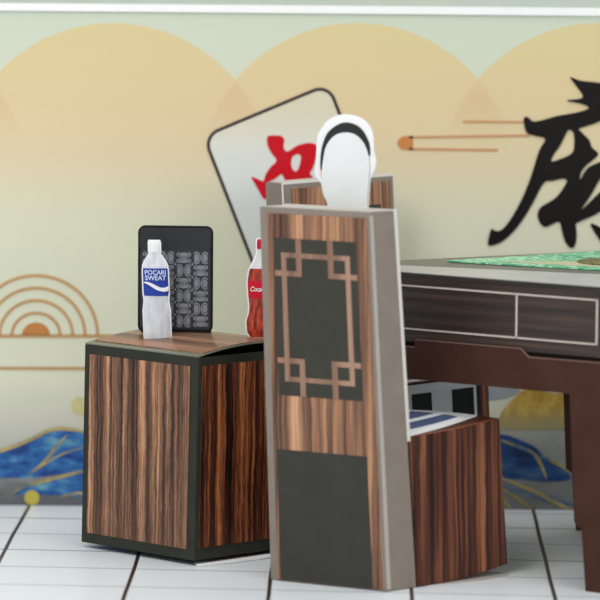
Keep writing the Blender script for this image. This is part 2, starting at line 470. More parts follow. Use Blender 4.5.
# painted mountains along the foot
decal('printed_ink_hill', [[(-127, 452), (-127, 505), (440, 508.5), (440, 440), (380, 446), (300, 452), (250, 446), (210, 436), (160, 440), (90, 462), (40, 468), (0, 466), (-60, 462)]], ink_l, 1, smooth_=False)
z = 4.615
decal('printed_blue_mountain', [[(-90, 470), (-40, 458), (0, 452), (32, 440), (50, 431), (66, 430), (84, 433), (110, 436), (160, 452), (168, 476), (110, 468), (84, 470), (60, 474), (30, 478), (0, 478), (-60, 482)]], blue_w, 2)
decal('printed_blue_mountain', [[(14, 493), (30, 486), (60, 478), (84, 473), (120, 470), (165, 490), (160, 502), (84, 497), (60, 495), (30, 494)]], blue_w, 2)


def strip(pts, hw):
    a = []; bk = []
    for i, p in enumerate(pts):
        q0 = pts[max(0, i - 1)]; q1 = pts[min(len(pts) - 1, i + 1)]
        t = np.array(q1, float) - np.array(q0, float); t /= np.linalg.norm(t); n = np.array([-t[1], t[0]])
        hwi = hw * (0.4 if i in (0, len(pts) - 1) else 1)
        a.append(tuple(np.array(p) + n * hwi)); bk.append(tuple(np.array(p) - n * hwi))
    return a + bk[::-1]


for pts, hw in (([(-40, 458), (0, 451), (32, 439), (50, 430), (66, 429), (86, 432)], 1.6), ([(14, 492), (30, 485), (60, 477), (84, 471), (110, 469)], 1.4),
                ([(30, 473), (44, 462), (56, 447), (66, 436)], 1.4), ([(60, 497), (75, 493), (95, 494)], 1.2),
                ([(36, 470), (60, 455), (84, 447)], 0.9)):
    decal('printed_gold_vein', [strip(pts, hw)], gold, 3)
decal('printed_gold_disc', [disc(32, 497.5, 7.5)], paper('yellow_gold_ink', (200, 184, 84), 0.5, 16), 3, smooth_=False)
# right side
decal('printed_ink_hill', [[(440, 428), (500, 428), (560, 426), (660, 436), (758, 430), (758, 511), (440, 508.5)]], ink_r, 1, smooth_=False)
decal('printed_distant_ridge', [[(450, 380), (500, 382), (520, 390), (505, 398), (480, 400), (450, 396)]], wash_mat('faded_blue_ink', [(0.3, (132, 144, 164)), (0.7, (172, 174, 168))], 9), 1)
decal('printed_ochre_peak', [Zm([(30, 205), (60, 150), (110, 100), (150, 70), (200, 74), (260, 92), (310, 85), (380, 110), (440, 200), (420, 235), (300, 236), (40, 236)], 4, 490, 370)], goldpale, 2)
decal('printed_blue_mountain', [Zm([(-60, 262), (50, 258), (110, 275), (180, 308), (224, 352), (290, 388), (322, 436), (240, 446), (150, 440), (60, 434), (-60, 420)], 4, 490, 370)], blue_d, 2)
decal('printed_blue_streak', [Zm([(-60, 430), (50, 440), (130, 465), (210, 495), (300, 520), (340, 545), (250, 535), (150, 505), (60, 480), (-60, 470)], 4, 490, 370)], wash_mat('thin_blue_ink', [(0.3, (66, 86, 118)), (0.55, (104, 122, 140)), (0.75, (140, 148, 146))], 9), 2)
for pts, hw in ((Zm([(50, 282), (110, 305), (170, 330), (200, 370), (225, 430)], 4, 490, 370), 1.6), (Zm([(205, 345), (240, 360), (290, 385), (325, 410)], 4, 490, 370), 1.5),
                (Zm([(50, 432), (120, 462), (190, 490), (250, 525), (330, 560)], 4, 490, 370), 1.8), (Zm([(40, 470), (90, 500), (140, 535), (170, 552)], 4, 490, 370), 1.8),
                (Zm([(30, 500), (60, 525), (80, 552)], 4, 490, 370), 1.6)):
    decal('printed_gold_vein', [strip(pts, hw)], gold, 3)

# ================================================================== wood-grain paper box
# the lid is a curved sheet that arches up from the near left rim
Lb, Mb = np.array([-0.547, 0.180]), np.array([-0.255, -0.077])
mdir = np.array([0.7545, 0.6563]); Rb = Mb + mdir * 0.385; Bb = Lb + mdir * 0.385
Z0, Z1 = 0.014, 0.517
SH = 0.008         # the box narrows a little to the top (leans right)


def bxp(p, z): return (p[0] + SH * z / 0.5, p[1], z)


boxt = thing('paper_box', 'wood-grain paper box with dark olive borders and an arched lid, left of the chairs', 'box', (-0.25, 0.16, 0))
bm = bmesh.new(); ring = [Lb, Mb, Rb, Bb]
# four thin walls so that the opening under the lid is a real gap
cen = sum(ring) / 4
inn = [p + (cen - p) * 0.03 for p in ring]
vo0 = [bm.verts.new(bxp(p, Z0)) for p in ring]; vo1 = [bm.verts.new(bxp(p, Z1)) for p in ring]
vi0 = [bm.verts.new(bxp(p, Z0)) for p in inn]; vi1 = [bm.verts.new(bxp(p, Z1)) for p in inn]
for i in range(4):
    j = (i + 1) % 4
    bm.faces.new((vo0[i], vo0[j], vo1[j], vo1[i])); bm.faces.new((vi0[j], vi0[i], vi1[i], vi1[j]))
    bm.faces.new((vo1[i], vo1[j], vi1[j], vi1[i])); bm.faces.new((vo0[j], vo0[i], vi0[i], vi0[j]))
link_mesh('box_wall', bm, MT['frame'], boxt, bevel=0.0025)
bm = bmesh.new(); slab(bm, [bxp(p, Z0 + 0.004) for p in inn], (0, 0, 0.004)); link_mesh('box_bottom', bm, MT['interior'], boxt)


def wallpanel(p, q, a0, a1, z0, z1, mat, parent, name='wood_panel'):
    d = (q - p) / np.linalg.norm(q - p); n = np.array([d[1], -d[0]]); L = np.linalg.norm(q - p)
    P = lambda s, z: (*(np.array(bxp(p + d * s, z))[:2] + n * 0.0005), z)
    bm = bmesh.new(); slab(bm, [P(a0, z0), P(L - a1, z0), P(L - a1, z1), P(a0, z1)], (n[0] * 0.0012, n[1] * 0.0012, 0))
    return link_mesh(name, bm, mat, parent)


wallpanel(Lb, Mb, 0.018, 0.026, 0.040, 0.494, MT['box_wood'], boxt)
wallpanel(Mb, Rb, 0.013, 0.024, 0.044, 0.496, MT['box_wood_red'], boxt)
wallpanel(Rb, Bb, 0.022, 0.026, 0.034, 0.476, MT['box_wood'], boxt)
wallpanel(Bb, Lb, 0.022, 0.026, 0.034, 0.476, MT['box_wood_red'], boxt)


def lidz(t): return Z1 + 0.001 + 0.021 * math.sin(math.pi * min(1, max(0, t))) ** 0.9


def lid_at(x_, y_):
    t = np.dot(np.array([x_ - SH, y_]) - Mb, mdir) / 0.385
    return lidz(t)


def lid_sheet(s0, s1, t0, t1, dz, n=28):
    bm = bmesh.new(); e = (Mb - Lb)
    top = []; bot = []
    for i in range(n + 1):
        t = t0 + (t1 - t0) * i / n
        for lst, o in ((top, dz + 0.0025), (bot, dz)):
            lst.append([bm.verts.new((*(Lb + e * s + mdir * 0.385 * t + np.array([SH, 0])), lidz(t) + o)) for s in (s0, s1)])
    for i in range(n):
        bm.faces.new((top[i][0], top[i][1], top[i + 1][1], top[i + 1][0])); bm.faces.new((bot[i][1], bot[i][0], bot[i + 1][0], bot[i + 1][1]))
        for k in (0, 1): bm.faces.new((top[i][k], top[i + 1][k], bot[i + 1][k], bot[i][k]))
    for i in (0, n): bm.faces.new((top[i][0], top[i][1], bot[i][1], bot[i][0]))
    return bm


lid = link_mesh('lid', lid_sheet(0, 1, 0, 1, 0.0), MT['lid_edge'], boxt, grain=(0.75, -0.66, 0))
link_mesh('lid_print', lid_sheet(0.035, 0.985, 0.05, 0.965, 0.0026), MT['top_wood'], lid, grain=(0.75, -0.66, 0))
# bottom flap peeping out under the right wall
bm = bmesh.new(); pts = []
for i in range(13):
    t = i / 12; p = Mb + mdir * 0.385 * t + np.array([0.66, -0.75]) * 0.034 * math.sin(math.pi * (0.08 + 0.92 * t)) ** 0.8
    pts.append((p[0], p[1], 0.0012))
for i in (1, 0):
    p = (Mb if i == 0 else Rb) + (cen - (Mb if i == 0 else Rb)) * 0.15; pts.append((p[0], p[1], 0.0012))
slab(bm, pts, (0, 0, 0.003)); link_mesh('bottom_flap', bm, MT['white'], boxt)


# ================================================================== chairs
def chair(root, L, R, sd, t, D, H, Hs, lean, zk, cover, su=1.0):
    L = np.array(L, float); R = np.array(R, float); sd = np.array(sd, float)
    W = np.linalg.norm(R - L)

    def T(u, v, z):
        v = v - 0.2 * z * min(v, t)
        p = L + (R - L) * (u + lean[2] / W * (u - 0.5) * z) + sd * v
        return (p[0] + lean[0] * z, p[1] + lean[1] * z, z * (1 + zk * u))

    def box(name, u0, u1, v0, v1, z0, z1, mat, parent=root, bevel=0.0, grain=None):
        bm = bmesh.new()
        hexa(bm, [T(u0, v0, z0), T(u1, v0, z0), T(u1, v1, z0), T(u0, v1, z0)], [T(u0, v0, z1), T(u1, v0, z1), T(u1, v1, z1), T(u0, v1, z1)])
        return link_mesh(name, bm, mat, parent, bevel=bevel, grain=grain)
    back = box('backrest', 0, 1, 0, t, 0.0015, H, MT['grey'], bevel=0.004)

    def face(v_out, sgn, z_lo, full):
        e = 0.0014 * sgn
        box('wood_panel', 0.065, 0.972, v_out, v_out + e, z_lo + 0.004, H - 0.014, MT['chair_wood'], back)
        zt, zb = H * 0.92, H * 0.502
        zb_ = max(zb, z_lo + 0.05)
        box('lattice_panel', 0.128, 0.872, v_out + e * 0.5, v_out + e * 1.6, zb_, zt, MT['chair_dark'], back)
        bm = bmesh.new(); va, vb = v_out + e * 1.2, v_out + e * 2.3

        def bar_(ua, ub, za, zb2):
            hexa(bm, [T(ua, va, za), T(ub, va, za), T(ub, vb, za), T(ua, vb, za)], [T(ua, va, zb2), T(ub, va, zb2), T(ub, vb, zb2), T(ua, vb, zb2)])
        hh = zt - zb_; q = 0.042; f = hh * 0.24; bz = 0.012
        for a, c_ in ((0.19, 0.233), (0.767, 0.81)): bar_(a, c_, zb_ + hh * 0.09, zt - hh * 0.09)
        vb += e * 0.12
        for a, c_ in ((zt - hh * 0.09 - bz, zt - hh * 0.09), (zb_ + hh * 0.09, zb_ + hh * 0.09 + bz)): bar_(0.19, 0.81, a, c_)
        vb += e * 0.12
        for (ua, ub, uh0, uh1) in ((0.325, 0.372, 0.129, 0.372), (0.613, 0.66, 0.613, 0.871)):
            vb += e * 0.08
            bar_(ua, ub, zt - f, zt); bar_(ua, ub, zb_, zb_ + f)
            vb += e * 0.08; bar_(uh0, uh1, zt - f, zt - f + bz + 0.001); bar_(uh0, uh1, zb_ + f - bz - 0.001, zb_ + f)
        link_mesh('lattice', bm, MT['lattice'], back)
        if full: box('lower_panel', 0.092, 0.885, v_out + e * 0.5, v_out + e * 1.6, 0.004, H * 0.356, MT['panel'], back)
    face(-0.0001, -1, 0.0, True)
    lin_ = box('lining_sheet', -0.004, 1.012, t + 0.0003, t + 0.006, Hs - 0.01, H + 0.003, MT['lining'], back, 0.001)
    box('lining_border', 0.0, 1.0, t + 0.0055, t + 0.0068, Hs + 0.012, H - 0.002, MT['grey'], back)
    face(t + 0.0069, 1, Hs + 0.015, False)
    box('fold_edge', 0.994, 1.003, 0.0005, 0.012, 0.006, H - 0.008, MT['grey_light'], back)  # thin light strip painting in the highlight along the side fold
    box('fold_edge', 0.02, 0.99, 0.004, t - 0.004, H - 0.001, H + 0.0015, MT['grey_light'], back)

    # seat block with domed top and slightly lifted far edge
    N = 14

    def top(u, v):
        s = (v - t) / (D - t)
        return Hs + 0.020 * s - 0.004 * math.sin(math.pi * min(1, max(0, s))) + 0.006 * math.sin(math.pi * u)

    def bot(v):
        s = (v - t) / (D - t); return 0.0015 + 0.024 * s * s
    bm = bmesh.new(); cols = 6
    tg = [[bm.verts.new(T(su * j / cols, t + 0.006 + (D - t - 0.006) * i / N, top(j / cols, t + (D - t) * i / N))) for j in range(cols + 1)] for i in range(N + 1)]
    bg_ = [[bm.verts.new(T(su * j / cols, t + 0.006 + (D - t - 0.006) * i / N, bot(t + (D - t) * i / N))) for j in range(cols + 1)] for i in range(N + 1)]
    for i in range(N):
        for j in range(cols):
            bm.faces.new((tg[i][j], tg[i][j + 1], tg[i + 1][j + 1], tg[i + 1][j])); bm.faces.new((bg_[i][j + 1], bg_[i][j], bg_[i + 1][j], bg_[i + 1][j + 1]))
        for j in (0, cols): bm.faces.new((tg[i][j], tg[i + 1][j], bg_[i + 1][j], bg_[i][j]))
    for i in (0, N):
        for j in range(cols): bm.faces.new((tg[i][j], tg[i][j + 1], bg_[i][j + 1], bg_[i][j]))
    link_mesh('seat', bm, MT['seat_wood'], root, grain=(sd[0], sd[1], 0))
    # floor flap tucked under the seat
    bm = bmesh.new(); slab(bm, [T(0.1, t + 0.02, 0.0), T(1.0, t + 0.04, 0.0), T(1.06, t + 0.10, 0.0), T(1.095, t + 0.17, 0.0), T(1.09, D - 0.06, 0.0), T(1.05, D - 0.01, 0.0), T(0.9, D + 0.002, 0.0), T(0.1, D - 0.02, 0.0)], (0, 0, 0.0014))
    link_mesh('bottom_flap', bm, MT['grey_light'], root)
    cover(T, top, root, t, D, Hs)
    return T


def sheet_poly(T, top, pts, lift, thick, mat, name, parent):
    """thin sheet lying on the domed seat, outline in (u, v)"""
    # rows between the two long sides keep the sheet on the dome
    bm = bmesh.new(); n = 16
    (a0, a1), (b0, b1) = pts   # left edge ends, right edge ends, each (u, v)
    g = [[], []]
    for i in range(n + 1):
        s = i / n
        pa = (a0[0] + (a1[0] - a0[0]) * s, a0[1] + (a1[1] - a0[1]) * s); pb = (b0[0] + (b1[0] - b0[0]) * s, b0[1] + (b1[1] - b0[1]) * s)
        for k, o in ((0, lift), (1, lift + thick)):
            r = []
            for j in range(7):
                q = j / 6; u = pa[0] + (pb[0] - pa[0]) * q; v = pa[1] + (pb[1] - pa[1]) * q
                r.append(bm.verts.new(T(u, v, top(u, v) + o)))
            g[k].append(r)
    for i in range(n):
        for j in range(6):
            bm.faces.new((g[1][i][j], g[1][i][j + 1], g[1][i + 1][j + 1], g[1][i + 1][j])); bm.faces.new((g[0][i][j + 1], g[0][i][j], g[0][i + 1][j], g[0][i + 1][j + 1]))
        for j in (0, 6): bm.faces.new((g[0][i][j], g[0][i + 1][j], g[1][i + 1][j], g[1][i][j]))
    for i in (0, n):
        for j in range(6): bm.faces.new((g[0][i][j], g[0][i][j + 1], g[1][i][j + 1], g[1][i][j]))
    return link_mesh(name, bm, mat, parent)


def cover_front(T, top, root, t, D, Hs):
    cv = sheet_poly(T, top, (((0.04, t + 0.012), (0.05, D - 0.02)), ((1.0, t + 0.010), (0.84, D - 0.014))), 0.0015, 0.003, MT['white'], 'seat_cover', root)
    sheet_poly(T, top, (((0.08, t + 0.02), (0.09, D - 0.035)), ((0.86, t + 0.020), (0.77, D - 0.05))), 0.0042, 0.0015, MT['blue'], 'cover_print', cv)
    for a in (0.28, 0.58):
        sheet_poly(T, top, (((a, t + 0.02), (a - 0.02, D - 0.04)), ((a + 0.09, t + 0.02), (a + 0.05, D - 0.04))), 0.0055, 0.001, MT['white'], 'cover_stripe', cv)


def cover_rear(T, top, root, t, D, Hs):
    cv = sheet_poly(T, top, (((0.05, t + 0.012), (0.05, D + 0.004)), ((0.93, t + 0.012), (0.93, D + 0.004))), 0.0015, 0.003, MT['white'], 'seat_cover', root)
    sheet_poly(T, top, (((0.08, t + 0.02), (0.08, D - 0.03)), ((0.90, t + 0.02), (0.90, D - 0.03))), 0.0042, 0.0015, MT['blue'], 'cover_print', cv)

    def drape(u0, u1, z0, z1, v, th, mat, name, par, slant=0.0):
        bm = bmesh.new(); slab(bm, [T(u0 + slant, v, z0), T(u1 + slant, v, z0), T(u1, v, z1), T(u0, v, z1)], (sd_[0] * th, sd_[1] * th, 0)); return link_mesh(name, bm, mat, par)
    sd_ = np.array([0.669, -0.743])
    dr = drape(0.05, 0.93, 0.16, Hs + 0.020, D + 0.002, 0.004, MT['white'], 'hanging_cover', root)
    drape(0.08, 0.90, 0.175, Hs + 0.000, D + 0.0055, 0.0015, MT['pale'], 'hanging_print', dr)
    for k, (a, c_) in enumerate(((0.70, 0.90), (0.33, 0.51), (0.08, 0.16))):
        drape(a, c_, 0.185, Hs - 0.003, D + 0.0068, 0.0012, MT['black'], 'black_stripe', dr, 0.0)


c1 = thing('paper_chair', 'nearest wood-grain paper chair seen from behind, with charcoal lattice panel and blue seat cover', 'chair', (0.2, -0.2, 0), 'paper chairs around the table')
T1 = chair(c1, (-0.064, -0.251), (0.213, -0.394), (0.768, 0.640), 0.092, 0.392, 0.905, 0.364, (-0.047, 0.0, -0.022), 0.0, cover_front)
c2 = thing('paper_chair', 'rear wood-grain paper chair close to the backdrop, with black and white striped seat cover', 'chair', (0.2, 0.45, 0), 'paper chairs around the table')
s2 = np.array([0.669, -0.743])
A2 = np.array([0.0, 0.39]) - s2 * 0.075; B2 = np.array([0.285, 0.645]) - s2 * 0.075
T2 = chair(c2, A2, B2, s2, 0.076, 0.385, 0.908, 0.390, (-0.045, 0, 0), 0.006, cover_rear, 1.06)

# ================================================================== mahjong table
Ct = np.array([0.006, 0.098]); fd = np.array([0.834, -0.552]); ld = np.array([0.880, 0.475]); S = 0.93
corners = [Ct, Ct + fd * S, Ct + fd * S + ld * S, Ct + ld * S]
tb = thing('mahjong_table', 'dark brown card game table with grey rimmed top beside the nearest chair', 'table', (0.82, 0.06, 0))
ZT = 0.731
bm = bmesh.new(); slab(bm, [(*p, ZT - 0.006) for p in corners], (0, 0, 0.006)); top_ = link_mesh('tabletop', bm, MT['table_dark'], tb, bevel=0.001)
# light grey border along the front and right edges, reflection put into its colour
def tq(a, b_, z): p = Ct + fd * a + ld * b_; return (p[0], p[1], z)
bm = bmesh.new(); slab(bm, [tq(0.0, 0.0, ZT), tq(S, 0, ZT), tq(S, 0.4, ZT), tq(0.0, 0.10, ZT)], (0, 0, 0.0012)); link_mesh('front_border', bm, MT['table_grey'], top_)


def table_side(p, d, L=S, name='apron'):
    n = np.array([d[1], -d[0]])
    Q = lambda s, z, o: (p[0] + d[0] * s + n[0] * o, p[1] + d[1] * s + n[1] * o, z)
    bm = bmesh.new(); slab(bm, [Q(0.0, 0.562, 0), Q(L, 0.562, 0), Q(L, ZT - 0.002, 0), Q(0, ZT - 0.002, 0)], (-n[0] * 0.006, -n[1] * 0.006, 0))
    ap = link_mesh('apron', bm, MT['apron'], tb)
    bm = bmesh.new(); lw = 0.0035

    def ln(s0, s1, z0, z1): slab(bm, [Q(s0, z0, 0.0003), Q(s1, z0, 0.0003), Q(s1, z1, 0.0003), Q(s0, z1, 0.0003)], (n[0] * 0.0012, n[1] * 0.0012, 0))
    ln(0.10, 0.837, 0.697, 0.700 + lw * .3); ln(0.10, 0.837, 0.5915, 0.5945 + lw * .3)
    for s in (0.10, 0.614, 0.834): ln(s, s + 0.005, 0.5915, 0.700)
    link_mesh('panel_line', bm, MT['line'], ap)
    # frieze card and its two tapering legs, cut from one sheet
    half = [(0.0, 0.0), (0.108, 0.0), (0.122, 0.15), (0.142, 0.165), (0.160, 0.471)]
    prof = half + [(L - a, z_) for a, z_ in reversed(half)] + [(L, 0.551), (0.655, 0.549), (0.632, 0.568), (0.336, 0.568), (0.333, 0.549), (0.0, 0.551)]
    # two leg panels and the frieze rail
    legs = [[(0.0, 0.0), (0.108, 0.0), (0.122, 0.15), (0.142, 0.165), (0.160, 0.471), (0.0, 0.471)]]
    legs.append([(L - a, z_) for a, z_ in legs[0]][::-1])
    for lg in legs:
        bm = bmesh.new(); slab(bm, [Q(a, z_, 0.001) for a, z_ in lg], (n[0] * 0.007, n[1] * 0.007, 0)); link_mesh('leg', bm, MT['brown'], tb)
    bm = bmesh.new(); slab(bm, [Q(a, z_, 0.001) for a, z_ in [(0, 0.471), (L, 0.471)] + prof[len(half) * 2:]], (n[0] * 0.007, n[1] * 0.007, 0))
    fr = link_mesh('frieze', bm, MT['brown'], tb)
    bm = bmesh.new(); slab(bm, [Q(0.01, 0.49, -0.008), Q(L - 0.01, 0.49, -0.008), Q(L - 0.01, 0.70, -0.008), Q(0.01, 0.70, -0.008)], (-n[0] * 0.003, -n[1] * 0.003, 0)); link_mesh('gap_shade_sheet', bm, MT['interior'], tb)  # dark sheet added behind the apron so the gap reads as black shade
    bm = bmesh.new()
    e = prof[len(half) * 2:]
    for (a, z_), (a2, z2) in zip(e[:-1], e[1:]):
        slab(bm, [Q(a, z_ - 0.0005, 0.0012), Q(a2, z2 - 0.0005, 0.0012), Q(a2, z2 + 0.002, 0.0012), Q(a, z_ + 0.002, 0.0012)], (n[0] * 0.0066, n[1] * 0.0066, 0))
    link_mesh('frieze_edge', bm, MT['brown_edge'], fr)


m, nt, b = new_mat('apron_wood_print'); vec, x, y = uvxy(nt)
sw = nt.nodes.new('ShaderNodeCombineXYZ'); nt.links.new(y, sw.inputs[0]); nt.links.new(x, sw.inputs[1])
gn = noise(nt, mapped(nt, sw.outputs[0], 70, 2.0), 1.0, 4, 0.6)
nt.links.new(ramp(nt, gn, [(0.3, (30, 24, 21)), (0.5, (50, 38, 33)), (0.68, (74, 56, 46)), (0.8, (98, 76, 62))]), b.inputs['Base Color']); b.inputs['Roughness'].default_value = 0.45
MT['apron'] = m
for p, d in ((corners[0], fd), (corners[1], ld), (corners[2], -fd), (corners[3], -ld)): table_side(p, d)

# glittery green playing mat on the table
def glitter(name, stops, sc_=220):
    m, nt, b = new_mat(name); vec, x, y = uvxy(nt)
    v = nt.nodes.new('ShaderNodeTexVoronoi'); v.inputs['Scale'].default_value = sc_; nt.links.new(vec, v.inputs['Vector'])
    s = nt.nodes.new('ShaderNodeSeparateColor'); nt.links.new(v.outputs['Color'], s.inputs[0])
    nt.links.new(ramp(nt, s.outputs[0], stops), b.inputs['Base Color']); b.inputs['Roughness'].default_value = 0.35
    return m


matg = glitter('green_glitter', [(0.0, (64, 150, 108)), (0.45, (104, 192, 146)), (0.8, (156, 216, 178)), (1.0, (232, 244, 220))], 90)
mt = thing('playing_mat', 'green glitter-edged mat with beige field lying on the card table top', 'mat', tuple(onz(640, 260, ZT)))
ZM = ZT + 0.0014
apex = onz(446, 262, ZM); fr_ = onz(600, 270.5, ZM); bk_ = onz(600, 252.5, ZM)
d1 = (fr_ - apex) / np.linalg.norm(fr_ - apex); d2 = (bk_ - apex) / np.linalg.norm(bk_ - apex)


def mp(a, b_, z): p = apex + d1 * a + d2 * b_; return (p[0], p[1], z)


for nm, a0, a1, h, mm in (('mat_sheet', 0, 0.70, 0.004, matg),):
    bm = bmesh.new(); slab(bm, [mp(a0, a0, ZM), mp(a1, a0, ZM), mp(a1, a1, ZM), mp(a0, a1, ZM)], (0, 0, h)); sh = link_mesh(nm, bm, mm, mt)
bm = bmesh.new(); slab(bm, [mp(0.10, 0.045, ZM + 0.0042), mp(0.62, 0.045, ZM + 0.0042), mp(0.60, 0.60, ZM + 0.0042), mp(0.13, 0.075, ZM + 0.0042)], (0, 0, 0.001))
link_mesh('mat_field', bm, paper('beige_mat_print', (178, 178, 146), 0.5, 8), sh)
bm = bmesh.new(); ccx, ccy = onz(611, 264.5, ZM)[:2]
slab(bm, [(ccx + 0.085 * math.cos(math.radians(a)), ccy + 0.085 * math.sin(math.radians(a)), ZM + 0.0053) for a in range(0, 360, 15)], (0, 0, 0.003))
link_mesh('mat_emblem', bm, glitter('bronze_glitter', [(0.0, (58, 52, 32)), (0.6, (110, 100, 60)), (1.0, (170, 160, 100))]), sh)

# ================================================================== paper cut-outs
def cutplane(x0, y0, yaw):
    d = np.array([math.cos(yaw), math.sin(yaw)]); n = np.array([d[1], -d[0]])   # n faces the camera
    P0_, P1_ = (x0, y0), (x0 + d[0], y0 + d[1])

    def K(px, py):
        q = onplane(px, py, P0_, P1_); return (float(np.dot(q[:2] - np.array(P0_), d)), float(q[2]))

    def at(s, z, o=0.0): return (x0 + d[0] * s + n[0] * o, y0 + d[1] * s + n[1] * o, z)
    return K, at, n


def cut(name, rings_px, K, at, n, o0, th, mat, parent, sm=True, k=4):
    rr = [[K(*p) for p in (catmull(r, k) if sm else r)] for r in rings_px]
    bm = bmesh.new(); filled(bm, rr, lambda a, c_: at(a, c_, o0), (n[0] * th, n[1] * th, 0))
    return link_mesh(name, bm, mat, parent)


# --- head cut-out propped behind the nearest chair back
K, at, n = cutplane(0.02, -0.155, math.atan2(-0.143, 0.277))
q = Zm([(300, 72), (345, 54), (400, 60), (440, 86), (462, 130), (466, 190), (474, 232), (466, 270), (454, 292), (450, 330), (446, 390), (446, 480), (460, 560), (300, 560), (296, 480), (292, 392), (276, 352), (268, 312),
        (250, 288), (244, 262), (250, 230), (252, 180), (256, 132), (276, 98)], 3.75, 250, 100)
fig = thing('paper_head_cutout', 'white paper head cutout with dark hair arc standing behind the nearest chair back', 'paper cutout', at(0.1, 0.375))
q2 = [p for p in q]
card = cut('backing_card', [q2], K, at, n, 0.0, 0.003, MT['white'], fig)
# the card goes down to the seat (hidden behind the chair back)
sA = K(325, 240)[0]; sB = K(371, 240)[0]; bm = bmesh.new()
slab(bm, [at(sA, 0.387, 0.0004), at(sB, 0.387, 0.0004), at(sB, 0.80, 0.0004), at(sA, 0.80, 0.0004)], (n[0] * 0.0022, n[1] * 0.0022, 0)); link_mesh('card_stem', bm, MT['white'], fig)
hair = Zm([(268, 262), (268, 215), (276, 165), (300, 116), (355, 84), (412, 100), (446, 150), (454, 198), (448, 208), (436, 175), (410, 150), (365, 138), (320, 150), (296, 185), (284, 235), (276, 275)], 3.75, 250, 100)
cut('hair', [hair], K, at, n, 0.0032, 0.002, MT['hair'], fig)
facep = Zm([(362, 121), (400, 130), (430, 160), (448, 205), (452, 260), (448, 320), (444, 390), (444, 470), (300, 470), (296, 390), (282, 340), (274, 280), (280, 220), (292, 170), (322, 133)], 3.75, 250, 100)
cut('face', [facep], K, at, n, 0.0056, 0.002, MT['face'], fig)
cut('cheek_mark', [Zm([(268, 262), (276, 268), (277, 288), (270, 285)], 3.75, 250, 100)], K, at, n, 0.0034, 0.002, paper('pale_pink_print', (232, 176, 160), 0.5, 2), fig)

# --- card case (black holder with a grey monogram pocket)
cx_, cy_ = -0.33, 0.235
K, at, n = cutplane(cx_, cy_, math.radians(-3))
zc = lid_at(-0.33, 0.235)


def rrect(x0, y0, x1, y1, r, s=6):
    out = []
    for (a, b_, a0) in ((x1 - r, y0 + r, 270), (x1 - r, y1 - r, 0), (x0 + r, y1 - r, 90), (x0 + r, y0 + r, 180)):
        for i in range(s + 1):
            t = math.radians(a0 + 90 * i / s); out.append((a + r * math.cos(t), b_ + r * math.sin(t)))
    return out


def cutl(name, rings, at, n, o0, th, mat, parent):
    bm = bmesh.new(); filled(bm, rings, lambda a, c_: at(a, c_, o0), (n[0] * th, n[1] * th, 0)); return link_mesh(name, bm, mat, parent)


sL, zTop = K(138.5, 225); sR, _z = K(213.5, 225); sZ = lid_at(-0.33, 0.235) + 0.005
case = thing('card_case', 'black upright card case with grey monogram pocket standing behind the blue-labelled bottle', 'case', at((sL + sR) / 2, sZ))
leather = paper('black_leather', (34, 35, 38), 0.36, 3, 0.5)
edge_leather = paper('case_edge_leather', (24, 25, 28), 0.4, 2)  # darker leather of the case body and foot
body = cutl('case_body', [rrect(sL, sZ, sR, zTop, 0.018)], at, n, 0.0, 0.010, edge_leather, case)
cutl('top_band', [rrect(sL + 0.005, zTop - 0.062, sR - 0.005, zTop - 0.005, 0.010)], at, n, 0.0098, 0.002, leather, case)
pk = cutl('pocket', [rrect(sL + 0.006, sZ + 0.010, sR - 0.006, zTop - 0.060, 0.008)], at, n, 0.0098, 0.003, paper('pocket_cloth', (58, 60, 64), 0.6, 4), case)
bm = bmesh.new(); x0_, x1_, z0_, z1_ = sL + 0.009, sR - 0.009, sZ + 0.014, zTop - 0.064
nc, nr = 4, 6; px_ = (x1_ - x0_) / nc; pz_ = (z1_ - z0_) / nr


def ell(cx0, cz0, rx, rz, a0=0, a1=360, s=16): return [(cx0 + rx * math.cos(math.radians(a0 + (a1 - a0) * i / s)), cz0 + rz * math.sin(math.radians(a0 + (a1 - a0) * i / s))) for i in range(s + (0 if a1 - a0 == 360 else 1))]


mono = []
for i in range(nc):
    for j in range(nr):
        ex, ez = x0_ + px_ * (i + 0.5), z0_ + pz_ * (j + 0.5)
        flat = (i + j) % 2
        for s_ in (-1, 1):   # two fat letter C shapes back to back, standing or lying by turns
            hx, hz = (px_ * 0.245, pz_ * 0.50) if not flat else (pz_ * 0.25, px_ * 0.44)
            pts = ell(0, 0, hx, hz, 42, 318, 14) + ell(0, 0, hx * 0.74, hz * 0.80, 318, 42, 14)
            core = ell(0, 0, hx * 0.60, hz * 0.68)
            for grp in (pts, core):
                o_ = []
                for (a, b_) in grp:
                    a = s_ * (a + hx * 1.04)
                    if flat: a, b_ = b_, a
                    o_.append((ex + a, ez + b_))
                mono.append(o_)
for i in range(nc + 1):
    for j in range(nr + 1):  # small diamonds between the letters
        ex, ez = x0_ + px_ * i, z0_ + pz_ * j; q_ = 0.0035
        if x0_ < ex < x1_ and z0_ < ez < z1_: mono.append([(ex - q_, ez), (ex, ez - q_), (ex + q_, ez), (ex, ez + q_)])
for o_ in mono: filled(bm, [o_], lambda a, c_: at(a, c_, 0.0129), (n[0] * 0.0008, n[1] * 0.0008, 0))
link_mesh('monogram_pattern', bm, paper('grey_monogram', (132, 134, 140), 0.6, 10), pk)
bm = bmesh.new(); slab(bm, [at(sL + 0.01, sZ - 0.004, -0.003), at(sR - 0.004, sZ - 0.004, -0.003), at(sR - 0.004, sZ - 0.004, 0.011), at(sL + 0.01, sZ - 0.004, 0.011)], (0, 0, 0.012)); link_mesh('case_foot', bm, edge_leather, case)


